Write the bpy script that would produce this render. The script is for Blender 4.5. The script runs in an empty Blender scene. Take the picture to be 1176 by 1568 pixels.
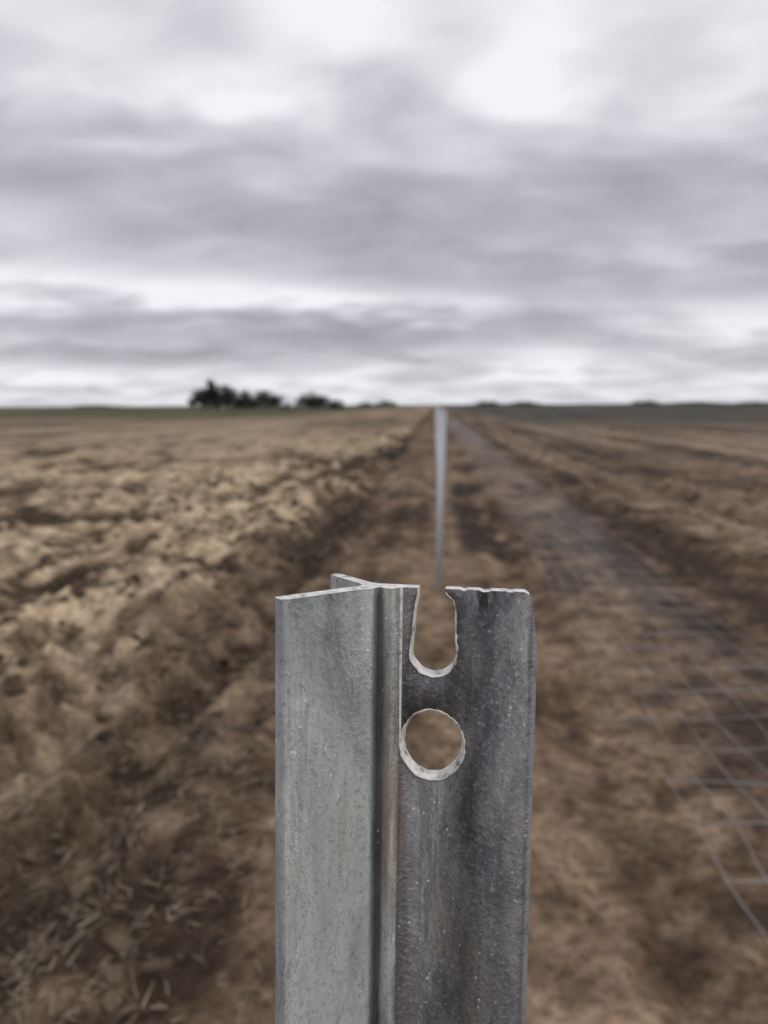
import bpy, bmesh, math, random
import numpy as np
from mathutils import Vector, Matrix
random.seed(4); rng=np.random.default_rng(7)
scene=bpy.context.scene
scene.view_settings.view_transform='Standard'; scene.view_settings.look='None'; scene.view_settings.exposure=0
rad=math.radians
YAW=rad(3.86); PITCH=rad(7.9); CAMZ=1.40
F=Vector((-math.sin(YAW),math.cos(YAW),0)); R=Vector((math.cos(YAW),math.sin(YAW),0))

class NT:
    def __init__(s,nt): s.nt=nt; s.n=nt.nodes; s.l=nt.links
    def new(s,t,**k):
        nd=s.n.new(t)
        for a,b in k.items(): setattr(nd,a,b)
        return nd
    def link(s,a,b): s.l.new(a,b)
    def val(s,inp,v):
        if isinstance(v,bpy.types.NodeSocket): s.l.new(v,inp)
        elif v is not None: inp.default_value=v
    def math(s,op,a,b=None,c=None,clamp=False):
        m=s.new('ShaderNodeMath',operation=op); m.use_clamp=clamp
        s.val(m.inputs[0],a); s.val(m.inputs[1],b); s.val(m.inputs[2],c); return m.outputs[0]
    def vmath(s,op,a,b=None,c=None,out=0):
        m=s.new('ShaderNodeVectorMath',operation=op); s.val(m.inputs[0],a); s.val(m.inputs[1],b)
        if c is not None: s.val(m.inputs[2],c)
        return m.outputs[out]
    def noise(s,vec,scale,detail=4,rough=.55,dist=0):
        m=s.new('ShaderNodeTexNoise'); s.val(m.inputs['Vector'],vec); m.inputs['Scale'].default_value=scale
        m.inputs['Detail'].default_value=detail; m.inputs['Roughness'].default_value=rough; m.inputs['Distortion'].default_value=dist
        return m.outputs['Fac']
    def mr(s,v,a,b,c=0,d=1,smooth=True):
        m=s.new('ShaderNodeMapRange'); m.interpolation_type='SMOOTHSTEP' if smooth else 'LINEAR'
        s.val(m.inputs[0],v)
        for i,x in zip((1,2,3,4),(a,b,c,d)): s.val(m.inputs[i],x)
        return m.outputs[0]
    def mix(s,f,a,b,blend='MIX'):
        m=s.new('ShaderNodeMix',data_type='RGBA',blend_type=blend)
        s.val(m.inputs[0],f); 
        for i,x in ((6,a),(7,b)):
            if isinstance(x,tuple) and len(x)==3: x=x+(1,)
            s.val(m.inputs[i],x)
        return m.outputs[2]
    def ramp(s,f,stops):
        m=s.new('ShaderNodeValToRGB'); s.val(m.inputs[0],f); cr=m.color_ramp
        cr.elements[0].position=stops[0][0]; cr.elements[0].color=stops[0][1]+(1,)
        cr.elements[1].position=stops[-1][0]; cr.elements[1].color=stops[-1][1]+(1,)
        for p,c in stops[1:-1]:
            e=cr.elements.new(p); e.color=c+(1,)
        return m.outputs[0]
    def scale(s,vec,sc):
        return s.vmath('MULTIPLY',vec,sc)
    def mul(s,*a):
        o=a[0]
        for q in a[1:]: o=s.math('MULTIPLY',o,q)
        return o

def newmat(name):
    m=bpy.data.materials.new(name); m.use_nodes=True
    t=NT(m.node_tree); b=m.node_tree.nodes['Principled BSDF']; return m,t,b

# ---------------- world: overcast sky
w=bpy.data.worlds.new("World"); scene.world=w; w.use_nodes=True
t=NT(w.node_tree); bg=w.node_tree.nodes['Background']
SUN_EL=rad(42); sun_dir=Vector((.88,-.36,0)).normalized()
sky=t.new('ShaderNodeTexSky',sky_type='NISHITA'); sky.sun_disc=False; sky.sun_elevation=SUN_EL
sky.sun_rotation=math.atan2(sun_dir.x,sun_dir.y)
tc=t.new('ShaderNodeTexCoord'); d=tc.outputs['Generated']
sep=t.new('ShaderNodeSeparateXYZ'); t.link(d,sep.inputs[0])
dx,dy,dz=sep.outputs
zz=t.math('ADD',t.math('MAXIMUM',dz,0),.22)
P=t.vmath('DIVIDE',d,None); 
cb=t.new('ShaderNodeCombineXYZ'); 
for k_ in range(3): t.link(zz,cb.inputs[k_])
t.link(cb.outputs[0],P.node.inputs[1]); P=t.scale(P,(1,1,0))
a=t.noise(t.vmath('ADD',t.scale(P,(.9,1.2,1)),(3.1,1.7,0)),1.5,2,.5,.3)
b=t.noise(t.scale(P,(1.15,1.5,1)),3.3,3,.45,.35)
n=t.math('ADD',t.math('MULTIPLY',a,.55),t.math('MULTIPLY',b,.45))
at=t.math('ARCTAN2',dx,dy)
wu=t.math('MULTIPLY',t.math('SUBTRACT',a,.5),.14); wv=t.math('MULTIPLY',t.math('SUBTRACT',b,.5),.09)
cu_=t.new('ShaderNodeCombineXYZ')
t.link(t.math('ADD',at,wu),cu_.inputs[0]); t.link(t.math('ADD',dz,t.math('MULTIPLY',wv,t.mr(dz,0,.3,.3,1))),cu_.inputs[1])
UV=cu_.outputs[0]
def dirof(x,y):
    xc=(x-588)/1184; yc=(784-y)/1184
    f=math.cos(PITCH)+yc*math.sin(PITCH); z_=yc*math.cos(PITCH)-math.sin(PITCH)
    v=Vector((xc,f,z_)).normalized(); return math.atan2(v.x,v.y)-YAW,v.z
acc=None
for (x,y,sx,sy,am) in ((450,60,120,80,.24),(840,110,60,60,.22),(680,-20,330,60,.10),(150,130,110,50,.14),(110,425,130,24,.28),(400,450,130,20,.24),(640,462,150,18,.18),(1090,492,90,22,.32),(830,555,100,22,.30),(110,575,130,15,.20),(470,585,90,16,.20),(30,360,70,26,.16),(920,385,110,18,.10),(1100,60,90,70,.12),
    (560,340,260,50,-.08),(1010,405,230,36,-.15),(930,290,220,40,-.07),(330,500,230,22,-.18),(700,505,150,18,-.14),(90,280,130,50,-.07),(960,525,90,13,-.10),(220,545,180,11,-.11),(330,210,200,36,-.08),(620,180,130,36,-.05),(1100,230,90,50,-.05)):
    u0,v0=dirof(x,y); su=1184/(sx*1.25); sv=1184/(sy*1.25)
    q=t.vmath('MULTIPLY_ADD',UV,(su,sv,0),(-u0*su,-v0*sv,0)); dt=t.vmath('DOT_PRODUCT',q,q,out=1)
    e=t.math('POWER',.36788,dt)
    acc=t.math('MULTIPLY',e,am) if acc is None else t.math('MULTIPLY_ADD',e,am,acc)
el=t.ramp(dz,[(0,(.84,.84,.84)),(.02,(.79,.79,.79)),(.06,(.68,.68,.68)),(.12,(.68,.68,.68)),(.17,(.64,.64,.64)),(.24,(.66,.66,.66)),(.33,(.72,.72,.72)),(.42,(.78,.78,.78)),(1,(.82,.82,.82))])
f=t.math('ADD',t.math('ADD',t.math('MULTIPLY',t.math('SUBTRACT',n,.5),1.2),el),acc,clamp=True)
cl=t.ramp(f,[(0,(.25,.248,.275)),(.35,(.355,.352,.39)),(.6,(.50,.50,.545)),(.8,(.69,.695,.74)),(1,(.92,.93,.97))])
skyc=t.vmath('SCALE',sky.outputs[0]); skyc.node.inputs['Scale'].default_value=.05
col=t.mix(.04,cl,skyc)
t.link(col,bg.inputs['Color']); bg.inputs['Strength'].default_value=1.0
w.cycles.sampling_method='MANUAL'; w.cycles.sample_map_resolution=256

sl=bpy.data.lights.new('sun','SUN'); sl.energy=.85; sl.angle=rad(16); sl.color=(1,.95,.88)
so=bpy.data.objects.new('sun',sl); scene.collection.objects.link(so)
sd=Vector((sun_dir.x*math.cos(SUN_EL),sun_dir.y*math.cos(SUN_EL),math.sin(SUN_EL)))
so.rotation_euler=sd.to_track_quat('Z','Y').to_euler(); so.location=(20,-10,30)

# ---------------- numpy noise
def h2(ix,iy,seed):
    v=np.sin(ix*127.1+iy*311.7+seed*74.7)*43758.5453
    return v-np.floor(v)
def vn(x,y,seed=0):
    ix=np.floor(x); iy=np.floor(y); fx=x-ix; fy=y-iy
    ux=fx*fx*(3-2*fx); uy=fy*fy*(3-2*fy)
    A=h2(ix,iy,seed);B=h2(ix+1,iy,seed);C=h2(ix,iy+1,seed);D=h2(ix+1,iy+1,seed)
    return (A*(1-ux)+B*ux)*(1-uy)+(C*(1-ux)+D*ux)*uy-.5
def fbm(x,y,seed,oct=4,r=.55):
    o=0;am=1;tot=0; ca,sa=math.cos(.6),math.sin(.6)
    for k in range(oct):
        o=o+am*vn(x,y,seed+k*3.3); tot+=am; am*=r; x,y=(x*ca-y*sa)*2.03+5.1,(x*sa+y*ca)*2.03+1.7
    return o/tot*1.5
def sst(a,b,x):
    q=np.clip((x-a)/(b-a),0,1); return q*q*(3-2*q)
def strawmask(x,y):
    xw=x+.9*vn(x*.7,y/1.4,51)+.5*vn(x*2.2,y/.5,53)
    mL=sst(-1.25,-1.75,xw)
    nn=fbm(x*1.3,y*.62,52,5,.70)
    return mL*sst(-.07,.04,nn+.01)*(.28+.72*sst(3.2,5.0,y)),mL,nn
def clump(x,y):
    return .6*fbm(x/.42+.6*vn(x/.6,y/.6,72),y/.6,71,3,.6)+.6*fbm(x/.17,y/.2,73,3,.6)
def height(x,y):
    r=np.hypot(x,y)
    fadeF=1-sst(8,25,r); fadeM=1-sst(30,80,r); fadeL=1-sst(150,400,r)
    left=sst(-.8,-1.9,x); right=sst(1.9,3,x)
    z=.05*vn(x/9,y/14,1)*fadeL*2
    _,_,nn=strawmask(x,y); ck=clump(x,y)
    z+=(.32*left*nn+(.015+.06*right)*vn(x/.75,y/.8,21))*fadeM
    z+=(.030+.15*left+.08*right)*ck*fadeM
    z+=(.012+.03*left+.025*right)*vn(x/.13,y/.13,3)*fadeF
    z+=(.009+.016*left+.012*right)*vn(x/.055,y/.06,4)*fadeF
    z+=.005*vn(x/.03,y/.03,5)*fadeF
    wb=x+.12*vn(y/1.3,y*0,12)
    z+=.045*np.sin(wb*2*np.pi/.36)*sst(-.5,-.9,x)*(1-.5*left)*fadeM*(.7+vn(x/.5,y/.9,13))
    z+=.028*np.sin(wb*2*np.pi/.5)*right*fadeM*(.6+vn(x/.5,y/1.2,14))
    z+=.17*np.exp(-((x+1.85+.4*vn(y/1.5,y*0,7))/.28)**2)*(.6+vn(x/.6,y/.8,8))*fadeM
    z-=.11*np.exp(-((x+1.25+.2*vn(y/1.5,y*0,17))/.2)**2)*fadeM
    z-=.045*np.exp(-((x+.62)/.13)**2)*fadeM*(.7+.6*vn(x,y/.7,9))
    z-=.04*np.exp(-((x-.62)/.13)**2)*fadeM*(.7+.6*vn(x,y/.7,10))
    for xc in (2.25,3.7):
        z-=.07*np.exp(-((x-xc-.15*vn(y/3,y*0,15))/.16)**2)*(.6+vn(x/.5,y/.8,11))*fadeM
        z+=.04*np.exp(-((x-xc-.33-.15*vn(y/3,y*0,15))/.14)**2)*(.6+vn(x/.5,y/.8,16))*fadeM
    return z
def cramp(v,stops):
    xp=[s[0] for s in stops]; return np.stack([np.interp(v,xp,[s[1][k] for s in stops]) for k in range(3)],-1)
def lerp(a,b,f):
    b=np.asarray(b,float); return a+(b-a)*np.clip(f,0,1)[...,None]
def gcolor(x,y):
    nf=fbm(x/.09,y/.09,61,3); nsl=fbm(x*1.6,y*.6,62,4,.6); nb=vn(x*.5,y*.13,63); nl=fbm(x*1.5,y*.045,64,3)
    nr=fbm(x/.16,y/1.1,67,3)
    ck=clump(x,y); r=np.hypot(x,y); nf=nf*(1-sst(10,30,r)); ck=ck*(1-.6*sst(25,60,r)); nr=nr*(1-sst(10,25,r))
    v=.26*nf+.33*nsl+.22*nl+.55*ck+.26*nr  # ck also drives height: shade of the hollows is painted into the soil colour
    c=cramp(v,[(-.28,(.036,.025,.018)),(-.10,(.094,.065,.044)),(.06,(.188,.134,.091)),(.26,(.35,.262,.183))])
    sand=sst(-1.0,-.5,x)*sst(2.2,1.2,x)*(.25+.45*sst(-.2,.2,nsl))
    c=lerp(c,cramp(nf+.5*nsl+.7*nr+.5*ck,[(-.45,(.080,.054,.036)),(0,(.172,.119,.080)),(.45,(.27,.195,.132))]),sand)
    s,mL,nn=strawmask(x,y)
    c=lerp(c,(.040,.029,.020),mL*sst(-.02,-.16,nn)*.85)  # painted shade in the gaps between straw lumps
    c=lerp(c,cramp(nf+.8*ck+.35*nr,[(-.35,(.13,.096,.062)),(-.05,(.36,.278,.185)),(.3,(.66,.53,.375))]),s)
    c=lerp(c,(.034,.025,.018),sst(-1.75,-1.3,x+.3*vn(y/1.5,y*0,17))*sst(-.7,-1.05,x)*(.3+.7*sst(.15,-.12,nsl+ck*.5))*.85)  # dark strip along the furrow, its shade put into the colour
    c=lerp(c,(.036,.027,.022),sst(.15,.4,x)*sst(.9,.6,x)*sst(.0,-.14,nsl+ck*.3)*.9)
    for xc in (2.25,3.7,5.6,7.5,10):
        q=np.exp(-((x-xc-.15*vn(y/3,y*0,15))/(.14+.02*xc))**2)
        c=lerp(c,(.045,.034,.026),q*(.35+.6*sst(.2,-.2,nsl))*.8)
    tr=sst(.75,1.05,x)*sst(2.0,1.6,x)*(.15+.5*sst(-.15,.15,nb))*(.2+.8*sst(3,9,y))
    c=lerp(c,cramp(nf+nsl,[(-.4,(.095,.084,.081)),(.4,(.27,.247,.240))]),tr)
    xw=x+1.2*nb
    st=fbm(x*.25,y*.05,66,4)
    farL=sst(12,38,y)*sst(-1.2,-2.5,xw)
    lv=.5*st+.5*nn*(1-sst(20,60,y))+.35*nl
    c=lerp(c,cramp(lv,[(-.22,(.105,.080,.056)),(0,(.220,.168,.118)),(.2,(.36,.283,.20))]),farL*.8)
    farR=sst(7,24,y)*sst(2,4,xw)
    rv=.4*st+.75*nl+.3*ck
    c=lerp(c,cramp(rv,[(-.25,(.045,.034,.027)),(-.04,(.130,.097,.071)),(.1,(.20,.154,.113)),(.28,(.33,.26,.195))]),farR*.85)
    yw=y+35*st+17
    c=lerp(c,cramp(st,[(-.3,(.060,.062,.036)),(.3,(.125,.120,.065))]),sst(95,115,yw)*sst(-14,-24,x))
    c=lerp(c,cramp(st,[(-.3,(.046,.046,.043)),(.3,(.10,.095,.080))]),sst(60,90,yw)*sst(3,9,x))
    return c
# ---------------- ground sheet
def ax(n,b,L,off):
    tt=np.linspace(-1,1,n); a=L/math.sinh(b); return off+a*np.sinh(b*tt)
xs=ax(800,9.6,4500,-.8); ys=ax(900,9.0,4500,2.6)
X,Y=np.meshgrid(xs,ys); Z=height(X,Y)
nx,ny=len(xs),len(ys)
co=np.stack([X,Y,Z],-1).reshape(-1,3)
i=np.arange((ny-1)*(nx-1)); r_=i//(nx-1); c_=i%(nx-1); v0=r_*nx+c_
quads=np.stack([v0,v0+1,v0+nx+1,v0+nx],-1)
def npmesh(name,co,q):
    me=bpy.data.meshes.new(name); me.vertices.add(len(co)); me.vertices.foreach_set('co',co.astype(np.float32).ravel())
    k=q.shape[1]; me.loops.add(q.size); me.loops.foreach_set('vertex_index',q.astype(np.int32).ravel())
    me.polygons.add(len(q)); me.polygons.foreach_set('loop_start',np.arange(len(q),dtype=np.int32)*k)
    me.update(calc_edges=True); me.validate(); return me
me=npmesh('ground',co,quads); me.polygons.foreach_set('use_smooth',np.ones(len(quads),bool))
ca=me.attributes.new('soil_colour_and_shade','FLOAT_COLOR','POINT')
cc=gcolor(X,Y).reshape(-1,3); ca.data.foreach_set('color',np.concatenate([cc,np.ones((len(cc),1))],1).astype(np.float32).ravel())
ground=bpy.data.objects.new('ground',me); scene.collection.objects.link(ground)
m,t,bs=newmat('soil_and_stubble')
tc=t.new('ShaderNodeTexCoord'); P=tc.outputs['Object']; at_=t.new('ShaderNodeAttribute',attribute_name='soil_colour_and_shade')
n_f=t.noise(P,24,4,.7)
col=t.mix(1,at_.outputs['Color'],t.ramp(n_f,[(.32,(.47,.45,.43)),(.5,(1.04,1,.97)),(.68,(1.6,1.55,1.5))]),'MULTIPLY')
t.link(col,bs.inputs['Base Color']); bs.inputs['Roughness'].default_value=.95; bs.inputs['Specular IOR Level'].default_value=.12
bp=t.new('ShaderNodeBump'); bp.inputs['Strength'].default_value=.8; bp.inputs['Distance'].default_value=.03
t.link(n_f,bp.inputs['Height']); t.link(bp.outputs[0],bs.inputs['Normal'])
me.materials.append(m)

# ---------------- straw litter / stubble (one object)
def straws(n,x0,x1,y0,y1,stand,seed):
    g=np.random.default_rng(seed)
    u=g.random(n); yy=y0*(y1/y0)**u
    xx=x0+(x1-x0)*g.random(n)
    keep=(vn(xx/.5,yy/.9,31)+.5*vn(xx/.2,yy/.3,32))>.02-.25*(g.random(n)<.25)
    xx,yy=xx[keep],yy[keep]; n=len(xx); zz=height(xx,yy)
    L=g.uniform(.02,.08,n); wd=g.uniform(.0008,.0018,n)*(1+yy/10); az=g.uniform(0,2*np.pi,n)
    tilt=np.where(g.random(n)<stand,g.uniform(.8,1.5,n),g.uniform(-.1,.35,n))
    dx=np.cos(az)*np.cos(tilt)*L; dy=np.sin(az)*np.cos(tilt)*L; dz=np.sin(tilt)*L
    sx=-np.sin(az)*wd; sy=np.cos(az)*wd
    b=np.stack([xx,yy,zz+.004],-1); d=np.stack([dx,dy,dz],-1); s=np.stack([sx,sy,wd*.6],-1)
    c=np.stack([b-s,b+s,b+d+s*.6,b+d-s*.6],1).reshape(-1,3)
    return c
C=[straws(32000,-9,-1.3,2.2,18,.2,1),straws(6000,-1.9,-.2,1.3,8,.05,2),straws(1500,1.6,9,1.6,16,.1,3)]
C=np.concatenate(C); q=np.arange(len(C)).reshape(-1,4)
me=npmesh('stubble',C,q); ob=bpy.data.objects.new('stubble',me); scene.collection.objects.link(ob)
m,t,bs=newmat('dry_straw'); oi=t.new('ShaderNodeTexCoord')
t.link(t.ramp(t.noise(oi.outputs['Object'],9,2,.6),[(.3,(.12,.092,.062)),(.5,(.27,.21,.14)),(.7,(.45,.36,.25))]),bs.inputs['Base Color']); bs.inputs['Roughness'].default_value=.7
me.materials.append(m)

# ---------------- clods (coloured like the soil, irregular)
bm=bmesh.new()
g=random.Random(5)
pts=[]
for k in range(4200):
    yy=1.4*(14/1.4)**g.random(); xx=g.uniform(-6,6)
    if xx>-.7 and (xx<2.0 or g.random()<.6): continue
    pts.append((xx,yy,min(g.uniform(.006,.016)/max(g.random(),.35),.034)*(1+yy/12)))
pa=np.array(pts); hz=height(pa[:,0],pa[:,1])
for (xx,yy,s),zz in zip(pts,hz):
    mt=Matrix.Translation((xx,yy,float(zz)-s*.05))@Matrix.Rotation(g.uniform(0,6),4,'Z')@Matrix.Diagonal((s*g.uniform(.8,1.9),s,s*g.uniform(.5,.8),1))
    rr=bmesh.ops.create_icosphere(bm,subdivisions=1,radius=1,matrix=mt)
    for vv in rr['verts']: vv.co+=Vector((g.uniform(-1,1),g.uniform(-1,1),g.uniform(-1,1)))*s*.36
me=bpy.data.meshes.new('soil_clods'); bm.to_mesh(me); bm.free()
ob=bpy.data.objects.new('soil_clods',me); scene.collection.objects.link(ob)
m,t,bs=newmat('clod_soil'); oi=t.new('ShaderNodeTexCoord')
t.link(t.ramp(t.noise(oi.outputs['Object'],5,5,.7),[(.35,(.040,.029,.021)),(.5,(.105,.075,.052)),(.66,(.20,.148,.102))]),bs.inputs['Base Color']); bs.inputs['Roughness'].default_value=.95; bs.inputs['Specular IOR Level'].default_value=.1
me.materials.append(m)

# ---------------- Y-section steel fence post
prof=[(-18.5,-15.0),(-19.1,-15.5),(-19.9,-15.2),(-21.1,-13.4),(-21.2,-12.7),(-20.7,-12.1),
 (-6.8,-1.2),(-5.4,-.05),(-4.75,.85),(-4.8,2.0),(-5.6,3.3),
 (-11.9,12.6),(-12.2,13.5),(-11.6,14.5),(-10.6,14.9),(-9.8,14.5),
 (-3.6,5.3),(-2.6,4.1),(-1.2,3.3),(.5,2.85),(2.2,2.5),
 (30.4,-1.75),(31.3,-1.9),(31.8,-2.4),(31.9,-3.3),(31.6,-4.2),(30.8,-4.87),(29.2,-4.93),
 (4.6,-1.15),(3.9,-1.15),(3.2,-1.55),(2.6,-2.2),(1.7,-2.7),(.7,-2.7),(.0,-2.3),(-.4,-1.65),(-.8,-1.25),(-1.3,-1.3),(-1.7,-1.9),(-2.2,-2.7),(-2.8,-3.25),(-3.7,-3.65),(-4.7,-4.1),(-6.0,-5.0)]
H=CAMZ-.0378
def make_post():
    bm=bmesh.new()
    lo=[bm.verts.new((x*.001,y*.001,-.35)) for x,y in prof]; hi=[bm.verts.new((x*.001,y*.001,H)) for x,y in prof]
    n=len(prof)
    for i in range(n): bm.faces.new((lo[i],lo[(i+1)%n],hi[(i+1)%n],hi[i]))
    bm.faces.new(hi); bm.faces.new(lo)
    bmesh.ops.recalc_face_normals(bm,faces=bm.faces)
    me=bpy.data.meshes.new('post'); bm.to_mesh(me); bm.free()
    ob=bpy.data.objects.new('post_tmp',me); scene.collection.objects.link(ob)
    S0=Vector((3.4,-.98)); e=Vector((.9886,-.15)); nb=Vector((.15,.9886))
    def pt(a,z,n): q=S0+e*a+nb*n; return (q.x*.001,q.y*.001,H+z*.001)
    slot=[(3.9,2),(3.8,0),(3.6,-2),(3.1,-5),(2.7,-9),(2.4,-12)]+[(7.1+4.8*math.cos(rad(an)),-13.7+4.9*math.sin(rad(an))) for an in range(185,360,12)]+[(11.6,-11),(11.4,-4),(11.0,-2.4),(9.7,-1.5),(9.3,-.6),(9.4,0),(9.7,2)]
    slot=[(a+random.uniform(-.14,.14),z+(random.uniform(-.12,.12) if z<-.5 else 0)) for a,z in slot]
    hole=[(7.1+(6.5+random.uniform(-.12,.12))*math.cos(rad(an)),-33.6+(7.3+random.uniform(-.12,.12))*math.sin(rad(an))) for an in range(0,360,8)]
    corner=[(25.0,3),(25.5,.05),(26.5,-.5),(27.1,-2),(27.6,-4.5),(28.0,-8),(28.6,-13),(34,-13),(34,3)]
    chips=[[(c0-w0,2),(c0-w0*.7,.02),(c0-.2,-dd_),(c0+w0*.6,-dd_*.6),(c0+w0,2)] for c0,w0,dd_ in ((13.2,1.1,.28),(17.4,1.9,.35),(22.6,1.2,.18))]
    bm=bmesh.new()
    for poly,c,tp in [(slot,(7.1,-13),.4),(hole,(7.1,-33.6),.6),(corner,None,0)]+[(ch,None,0) for ch in chips]:
        rings=[]
        for n_ in (-4,.2,3.2,7):
            ring=[]
            for a,z in poly:
                if c and z<=0:
                    k=tp*(0.6 if n_<=.2 else -.7)
                    dd=Vector((a-c[0],max(min(z-c[1],6),-99))); dd.normalize()
                    ring.append(bm.verts.new(pt(a+dd.x*k,z+dd.y*k,n_)))
                else: ring.append(bm.verts.new(pt(a,z,n_)))
            rings.append(ring)
        N=len(poly)
        for r0,r1 in zip(rings,rings[1:]):
            for i in range(N): bm.faces.new((r0[i],r0[(i+1)%N],r1[(i+1)%N],r1[i]))
        bm.faces.new(rings[0]); bm.faces.new(rings[-1])
    bmesh.ops.recalc_face_normals(bm,faces=bm.faces)
    cm=bpy.data.meshes.new('cut'); bm.to_mesh(cm); bm.free()
    co_=bpy.data.objects.new('cut_tmp',cm); scene.collection.objects.link(co_)
    md=ob.modifiers.new('b','BOOLEAN'); md.operation='DIFFERENCE'; md.solver='EXACT'; md.object=co_
    dg=bpy.context.evaluated_depsgraph_get(); me2=bpy.data.meshes.new_from_object(ob.evaluated_get(dg))
    bpy.data.objects.remove(ob); bpy.data.objects.remove(co_)
    bm=bmesh.new(); bm.from_mesh(me2)
    bmesh.ops.triangulate(bm,faces=[f for f in bm.faces if len(f.verts)>4])
    nb3=Vector((nb.x,nb.y,0))
    for f in bm.faces:
        c=f.calc_center_median(); f.normal_update()
        a=(Vector((c.x,c.y))*1000-S0).dot(e); z=(c.z-H)*1000
        cut=f.normal.z>.5
        if 0<a<14 and -43<z<=0 and abs(f.normal.dot(nb3))<.85: cut=True
        f.material_index=1 if cut else 0
        f.smooth=not cut
    def tube(path,r,closed):
        N=len(path); rings=[]; rr=r
        for i,(a,z) in enumerate(path):
            p0=path[(i-1)%N] if closed or i>0 else path[i]; p1=path[(i+1)%N] if closed or i<N-1 else path[i]
            tg=Vector((p1[0]-p0[0],p1[1]-p0[1])).normalized(); nn=Vector((-tg.y,tg.x)); rr=.65*rr+.35*r*random.uniform(0,2)
            rings.append([bm.verts.new(pt(a+nn.x*rr*math.cos(q),z+nn.y*rr*math.cos(q),.03+rr*math.sin(q)*.7)) for q in (0,1.05,2.1,3.14,4.19,5.24)])
        for i in range(N if closed else N-1):
            r0,r1=rings[i],rings[(i+1)%N]
            for k in range(6):
                f=bm.faces.new((r0[k],r0[(k+1)%6],r1[(k+1)%6],r1[k])); f.material_index=1; f.smooth=True
    def dens(path,closed):
        out=[]; N=len(path)
        for i in range(N if closed else N-1):
            p,q=path[i],path[(i+1)%N]
            k=max(1,int(math.hypot(p[0]-q[0],p[1]-q[1])/.4))
            for j in range(k): out.append((p[0]+(q[0]-p[0])*j/k+random.uniform(-.07,.07),p[1]+(q[1]-p[1])*j/k+random.uniform(-.07,.07)))
        return out
    def off(path,c,k):
        o=[]
        for a,z in path:
            dd=Vector((a-c[0],max(min(z-c[1],6),-99))).normalized(); o.append((a+dd.x*k,z+dd.y*k))
        return o
    tube(dens(off(hole,(7.1,-33.6),.36),True),.22,True)
    tube(dens(off([p for p in slot if p[1]<=-.3],(7.1,-13),.24),False),.18,False)
    me=bpy.data.meshes.new('fence_post'); bm.to_mesh(me); bm.free(); bpy.data.meshes.remove(me2); return me
pm=make_post()
m,t,bs=newmat('galvanised_steel')
tc=t.new('ShaderNodeTexCoord'); P=tc.outputs['Object']
sep=t.new('ShaderNodeSeparateXYZ'); t.link(P,sep.inputs[0]); x,y,z=sep.outputs
oi=t.new('ShaderNodeObjectInfo'); osep=t.new('ShaderNodeSeparateColor'); t.link(oi.outputs['Color'],osep.inputs[0])
st=t.noise(t.scale(P,(1,1,.10)),260,3,.6); bl=t.noise(t.scale(P,(1,1,.5)),110,4,.62,.6); big=t.noise(t.scale(P,(1,1,.40)),48,4,.65,.5)
mm=t.math('ADD',t.math('ADD',t.math('MULTIPLY',bl,.35),t.math('MULTIPLY',st,.20)),t.math('MULTIPLY',big,.45))
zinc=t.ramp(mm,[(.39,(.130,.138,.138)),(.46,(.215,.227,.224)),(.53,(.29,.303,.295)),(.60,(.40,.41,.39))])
dark=t.ramp(mm,[(.39,(.066,.063,.070)),(.46,(.138,.132,.142)),(.53,(.215,.207,.218)),(.60,(.35,.34,.35))])  # stem flange: dark reflection painted in as a darker zinc
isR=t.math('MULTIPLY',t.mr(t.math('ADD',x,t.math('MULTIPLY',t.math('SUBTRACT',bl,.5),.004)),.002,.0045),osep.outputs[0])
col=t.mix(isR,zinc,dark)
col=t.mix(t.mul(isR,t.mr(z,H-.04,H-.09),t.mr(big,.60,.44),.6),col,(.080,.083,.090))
gn=t.noise(P,900,3,.7)
col=t.mix(t.math('MULTIPLY',t.mr(gn,.54,.68),t.mr(isR,0,1,.15,.38)),col,(.44,.44,.45))
col=t.mix(t.math('MULTIPLY',t.mr(gn,.46,.33),.40),col,(.05,.052,.056))
col=t.mix(t.mul(t.mr(st,.56,.64),t.mr(big,.44,.54),t.mr(isR,0,1,.3,.5)),col,(.055,.055,.06))
wm=t.mul(t.mr(big,.46,.60),t.mr(z,H-.03,H-.08),t.mr(bl,.4,.55),.6)
col=t.mix(wm,col,(.15,.125,.09))
stn=t.mul(t.mr(x,-.0012,.0002),t.mr(x,.0085,.0022),t.mr(t.noise(t.scale(P,(1,1,.1)),300,3,.6),.42,.62),t.mr(z,H-.025,H-.05,.3,.85))
col=t.mix(stn,col,(.17,.12,.08))
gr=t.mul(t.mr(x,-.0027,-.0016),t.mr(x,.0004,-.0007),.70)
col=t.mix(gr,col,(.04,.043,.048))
col=t.mix(t.mul(t.mr(x,.0302,.0310),t.mr(bl,.35,.5,.35,.85),osep.outputs[0]),col,(.36,.38,.41))  # worn stem edge, with its highlight painted into the colour
sm=t.mul(t.mr(t.math('ABSOLUTE',t.math('SUBTRACT',x,t.math('ADD',.0195,t.math('MULTIPLY',st,.003)))),.0035,.001),t.mr(z,H-.009,H-.001),t.mr(t.noise(t.scale(P,(1,1,.3)),500,2,.6),.40,.52),.95)
col=t.mix(sm,col,(.012,.012,.016))
vo=t.new('ShaderNodeTexVoronoi'); vo.inputs['Scale'].default_value=430; t.link(P,vo.inputs['Vector'])
spk=t.math('MULTIPLY',t.mr(vo.outputs['Distance'],.17,.08),t.mr(big,.48,.58))
col=t.mix(t.math('MULTIPLY',spk,.75),col,(.62,.61,.57))
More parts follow.
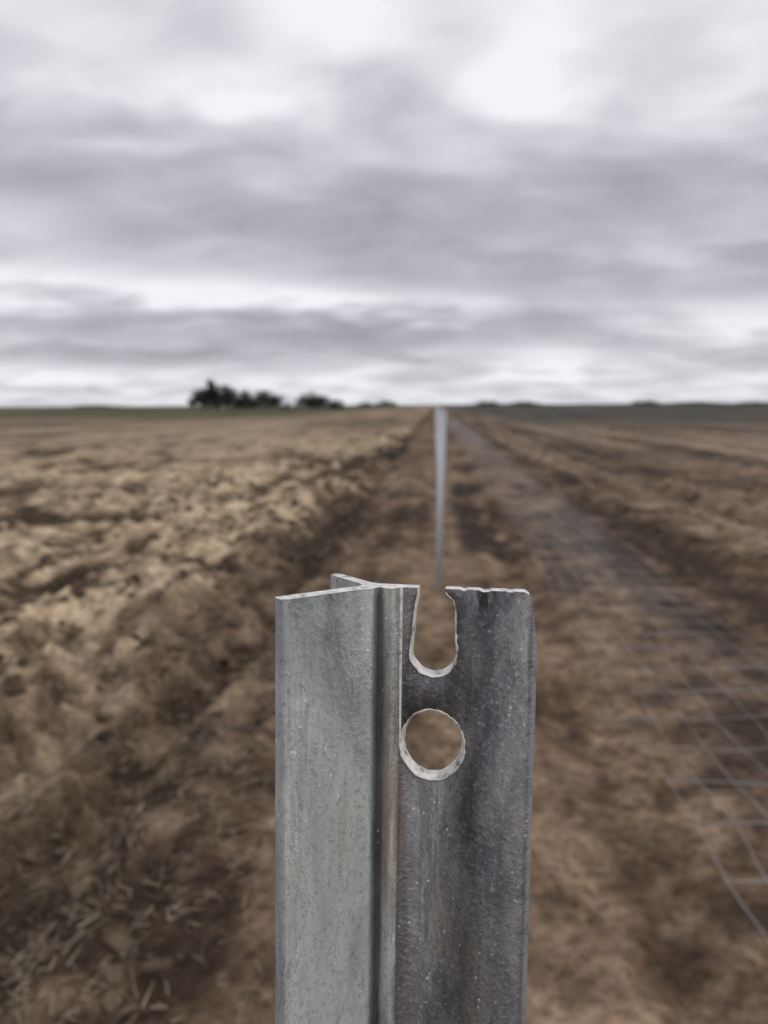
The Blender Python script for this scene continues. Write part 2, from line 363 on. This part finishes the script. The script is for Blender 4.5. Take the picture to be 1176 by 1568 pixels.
for cx,cz,rr in ((.0237,.1000,.0010),(.0215,.0975,.0008)):
    dd=t.math('SQRT',t.math('ADD',t.math('POWER',t.math('ABSOLUTE',t.math('SUBTRACT',x,cx)),2),t.math('POWER',t.math('ABSOLUTE',t.math('SUBTRACT',z,H-cz)),2)))
    rg=t.mr(t.math('ABSOLUTE',t.math('SUBTRACT',dd,rr)),.00035,.0001); rg=t.math('MULTIPLY',rg,t.mr(gn,.35,.5)); col=t.mix(t.math('MULTIPLY',rg,.85),col,(.65,.65,.62))
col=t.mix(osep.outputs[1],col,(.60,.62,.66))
t.link(col,bs.inputs['Base Color']); bs.inputs['Metallic'].default_value=.3
t.link(t.mr(bl,.3,.7,.38,.60),bs.inputs['Roughness'])
bv=t.new('ShaderNodeBevel'); bv.samples=2; bv.inputs['Radius'].default_value=.0005
bp=t.new('ShaderNodeBump'); bp.inputs['Distance'].default_value=.0004; bp.inputs['Strength'].default_value=.85
hgt=t.math('ADD',t.math('MULTIPLY',gn,t.mr(isR,0,1,.5,1.6)),t.math('MULTIPLY',bl,1.8))
t.link(hgt,bp.inputs['Height']); t.link(bv.outputs[0],bp.inputs['Normal']); t.link(bp.outputs[0],bs.inputs['Normal'])
pm.materials.append(m)
m2,t,bs=newmat('sheared_zinc_edge'); tc=t.new('ShaderNodeTexCoord'); P=tc.outputs['Object']
e1=t.noise(P,420,4,.65)
t.link(t.ramp(e1,[(.34,(.20,.19,.17)),(.43,(.60,.59,.56)),(.6,(.88,.87,.84))]),bs.inputs['Base Color']); bs.inputs['Roughness'].default_value=.55; bs.inputs['Metallic'].default_value=.05
bp=t.new('ShaderNodeBump'); bp.inputs['Distance'].default_value=.0004; t.link(e1,bp.inputs['Height']); t.link(bp.outputs[0],bs.inputs['Normal'])
pm.materials.append(m2)

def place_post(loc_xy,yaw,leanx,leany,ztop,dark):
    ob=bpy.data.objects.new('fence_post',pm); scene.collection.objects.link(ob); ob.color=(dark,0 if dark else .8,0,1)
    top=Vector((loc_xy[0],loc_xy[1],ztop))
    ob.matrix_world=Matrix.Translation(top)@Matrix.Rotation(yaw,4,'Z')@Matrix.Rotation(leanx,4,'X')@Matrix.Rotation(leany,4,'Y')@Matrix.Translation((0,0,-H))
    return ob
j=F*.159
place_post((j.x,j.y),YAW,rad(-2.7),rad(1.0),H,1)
for k in range(1,14):
    place_post((.02+random.uniform(-.02,.02) if k>1 else .045,.16+5.65*k),YAW+rad(random.uniform(-8,8)),rad(random.uniform(-.6,.6)),rad(random.uniform(-.8,.8)) if k>1 else rad(1.4),H+random.uniform(-.01,.01),0)

# ---------------- wire netting rolled out on the ground
cu=bpy.data.curves.new('wire_netting','CURVE'); cu.dimensions='3D'; cu.bevel_depth=.0014; cu.bevel_resolution=0
X0=.86; Wd=.95
def wz(x,y):
    return height(x,y)*.5+.03+.05*(vn(x/.8,y/1.1,41)+.3)
lines=[0,.11,.24,.38,.53,.68,.82,.95]
def wob(y): return .12*vn(y/2.5,y*0,44)
yy=np.concatenate([np.arange(.6,14,.1),np.arange(14,70,.5)])
def addspl(xa,ya,za):
    s=cu.splines.new('POLY'); s.points.add(len(xa)-1)
    s.points.foreach_set('co',np.stack([xa,ya,za,np.ones_like(xa)],-1).astype(np.float32).ravel())
for L in lines:
    xa=X0+L+wob(yy)+.03*vn(yy/.3,yy*0+L*10,45); addspl(xa,yy,wz(xa,yy))
sy=.6
while sy<70:
    ll=np.linspace(0,Wd,13); ya=np.full_like(ll,sy)+.05*vn(ll/.3,ll*0+sy,46)+.05*ll*vn(ll*0+sy/.6,ll*0,47); xa=X0+ll+wob(ya)
    addspl(xa,ya,wz(xa,ya)+.003); sy+=.3
ob=bpy.data.objects.new('wire_netting',cu); scene.collection.objects.link(ob)
m,t,bs=newmat('netting_wire'); bs.inputs['Metallic'].default_value=.4; bs.inputs['Roughness'].default_value=.4
tc=t.new('ShaderNodeTexCoord'); t.link(t.ramp(t.noise(tc.outputs['Object'],2,3,.5),[(.32,(.20,.195,.20)),(.60,(.55,.57,.61))]),bs.inputs['Base Color'])
cu.materials.append(m)

# ---------------- trees
lm,t,bs=newmat('foliage'); tc=t.new('ShaderNodeTexCoord')
t.link(t.ramp(t.noise(tc.outputs['Object'],1.2,3,.6),[(.35,(.014,.018,.012)),(.65,(.042,.048,.030))]),bs.inputs['Base Color']); bs.inputs['Roughness'].default_value=.8
bm_,t,bs=newmat('bark'); tc=t.new('ShaderNodeTexCoord'); t.link(t.ramp(t.noise(tc.outputs['Object'],8,4,.6),[(.3,(.05,.04,.03)),(.7,(.12,.1,.08))]),bs.inputs['Base Color'])
def cone(bm,p,q,r0,r1):
    d=q-p; mt=Matrix.Translation((p+q)/2)@d.to_track_quat('Z','Y').to_matrix().to_4x4()
    rr=bmesh.ops.create_cone(bm,cap_ends=False,segments=7,radius1=r0,radius2=r1,depth=d.length,matrix=mt)
    return rr
def tree(px_x,dist,hgt,wid,seed,name='tree',clear=.12):
    g=random.Random(seed); bm=bmesh.new()
    tips=[]
    tr=Vector((0,0,hgt*.35)); cone(bm,Vector((0,0,-.2)),tr,hgt*.035,hgt*.022)
    for k in range(9):
        an=g.uniform(0,6.28); el=g.uniform(.15,1.3); L=g.uniform(.6,1)
        tip=Vector((math.cos(an)*math.cos(el)*wid*.42*L,math.sin(an)*math.cos(el)*wid*.42*L,hgt*.35+math.sin(el)*hgt*.5*L))
        st=Vector((0,0,hgt*g.uniform(.15,.35))); cone(bm,st,tip,hgt*.014,hgt*.004); tips+= [tip,st.lerp(tip,.6)]
    for f in bm.faces: f.material_index=1
    for k in range(10):
        an=g.uniform(0,6.28); tips.append(Vector((math.cos(an)*wid*.38,math.sin(an)*wid*.38,hgt*g.uniform(clear+.05,.4))))
    for tip in tips:
        cr=wid*g.uniform(.10,.2)
        for q in range(150):
            v=Vector((g.gauss(0,1),g.gauss(0,1),g.gauss(0,1))).normalized()*cr*g.uniform(.4,1.08); v.z*=.75
            c=tip+v; 
            if c.z<hgt*.03: continue
            s=g.uniform(.10,.26)*hgt/7; A=Vector((g.gauss(0,1),g.gauss(0,1),g.gauss(0,1))).normalized(); B=A.orthogonal().normalized()*s; D=A.cross(B).normalized()*s*.6
            bm.faces.new([bm.verts.new(c+B),bm.verts.new(c+D),bm.verts.new(c-B),bm.verts.new(c-D)])
    me=bpy.data.meshes.new(name); bm.to_mesh(me); bm.free(); me.materials.append(lm); me.materials.append(bm_)
    ob=bpy.data.objects.new(name,me); scene.collection.objects.link(ob)
    p=F*dist+R*((px_x-588)/1184*dist); ob.location=(p.x,p.y,0); ob.rotation_euler=(0,0,g.uniform(0,6))
    return ob
for a in ((334,200,8.9,9,1),(312,196,6.2,8,2),(354,205,7.6,10,3),(380,198,6.0,8,4),(404,206,6.2,9,5),(428,200,4.6,8,6),(474,204,5.6,8,7),(494,200,4.8,8,8),(516,207,3.4,6,9)):
    tree(*a)
bm=bmesh.new(); g=random.Random(9)
for pxx,wpx,hh in ((590,34,7),(745,40,5.5),(800,50,4.5),(985,40,6),(1060,100,2.6),(1150,60,2.6),(560,20,5),(150,80,2.5)):
    dist=780
    for q in range(int(wpx*16)):
        o=g.gauss(0,.33); xx=(pxx-588+o*wpx)/1184*dist; top=hh*math.exp(-o*o*3)*g.uniform(.3,1.05)
        p=F*(dist+g.uniform(-8,8))+R*xx; c=Vector((p.x,p.y,top*g.random()))
        s=g.uniform(.5,1.1); A=Vector((g.gauss(0,1),g.gauss(0,1),g.gauss(0,1))).normalized(); B=A.orthogonal().normalized()*s; D=A.cross(B).normalized()*s*.7
        bm.faces.new([bm.verts.new(c+B),bm.verts.new(c+D),bm.verts.new(c-B),bm.verts.new(c-D)])
me=bpy.data.meshes.new('distant_treeline'); bm.to_mesh(me); bm.free(); me.materials.append(lm)
ob=bpy.data.objects.new('distant_treeline',me); scene.collection.objects.link(ob)

# ---------------- camera
cd=bpy.data.cameras.new('camera'); cam=bpy.data.objects.new('camera',cd); scene.collection.objects.link(cam)
cd.sensor_fit='VERTICAL'; cd.sensor_height=36; cd.sensor_width=27; cd.lens=.755*36
cd.clip_start=.01; cd.clip_end=9000
cam.matrix_world=Matrix.Translation((0,0,CAMZ))@Matrix.Rotation(YAW,4,'Z')@Matrix.Rotation(rad(90)-PITCH,4,'X')@Matrix.Rotation(rad(-.3),4,'Z')
cd.dof.use_dof=True; cd.dof.focus_distance=.163; cd.dof.aperture_fstop=17
scene.camera=cam
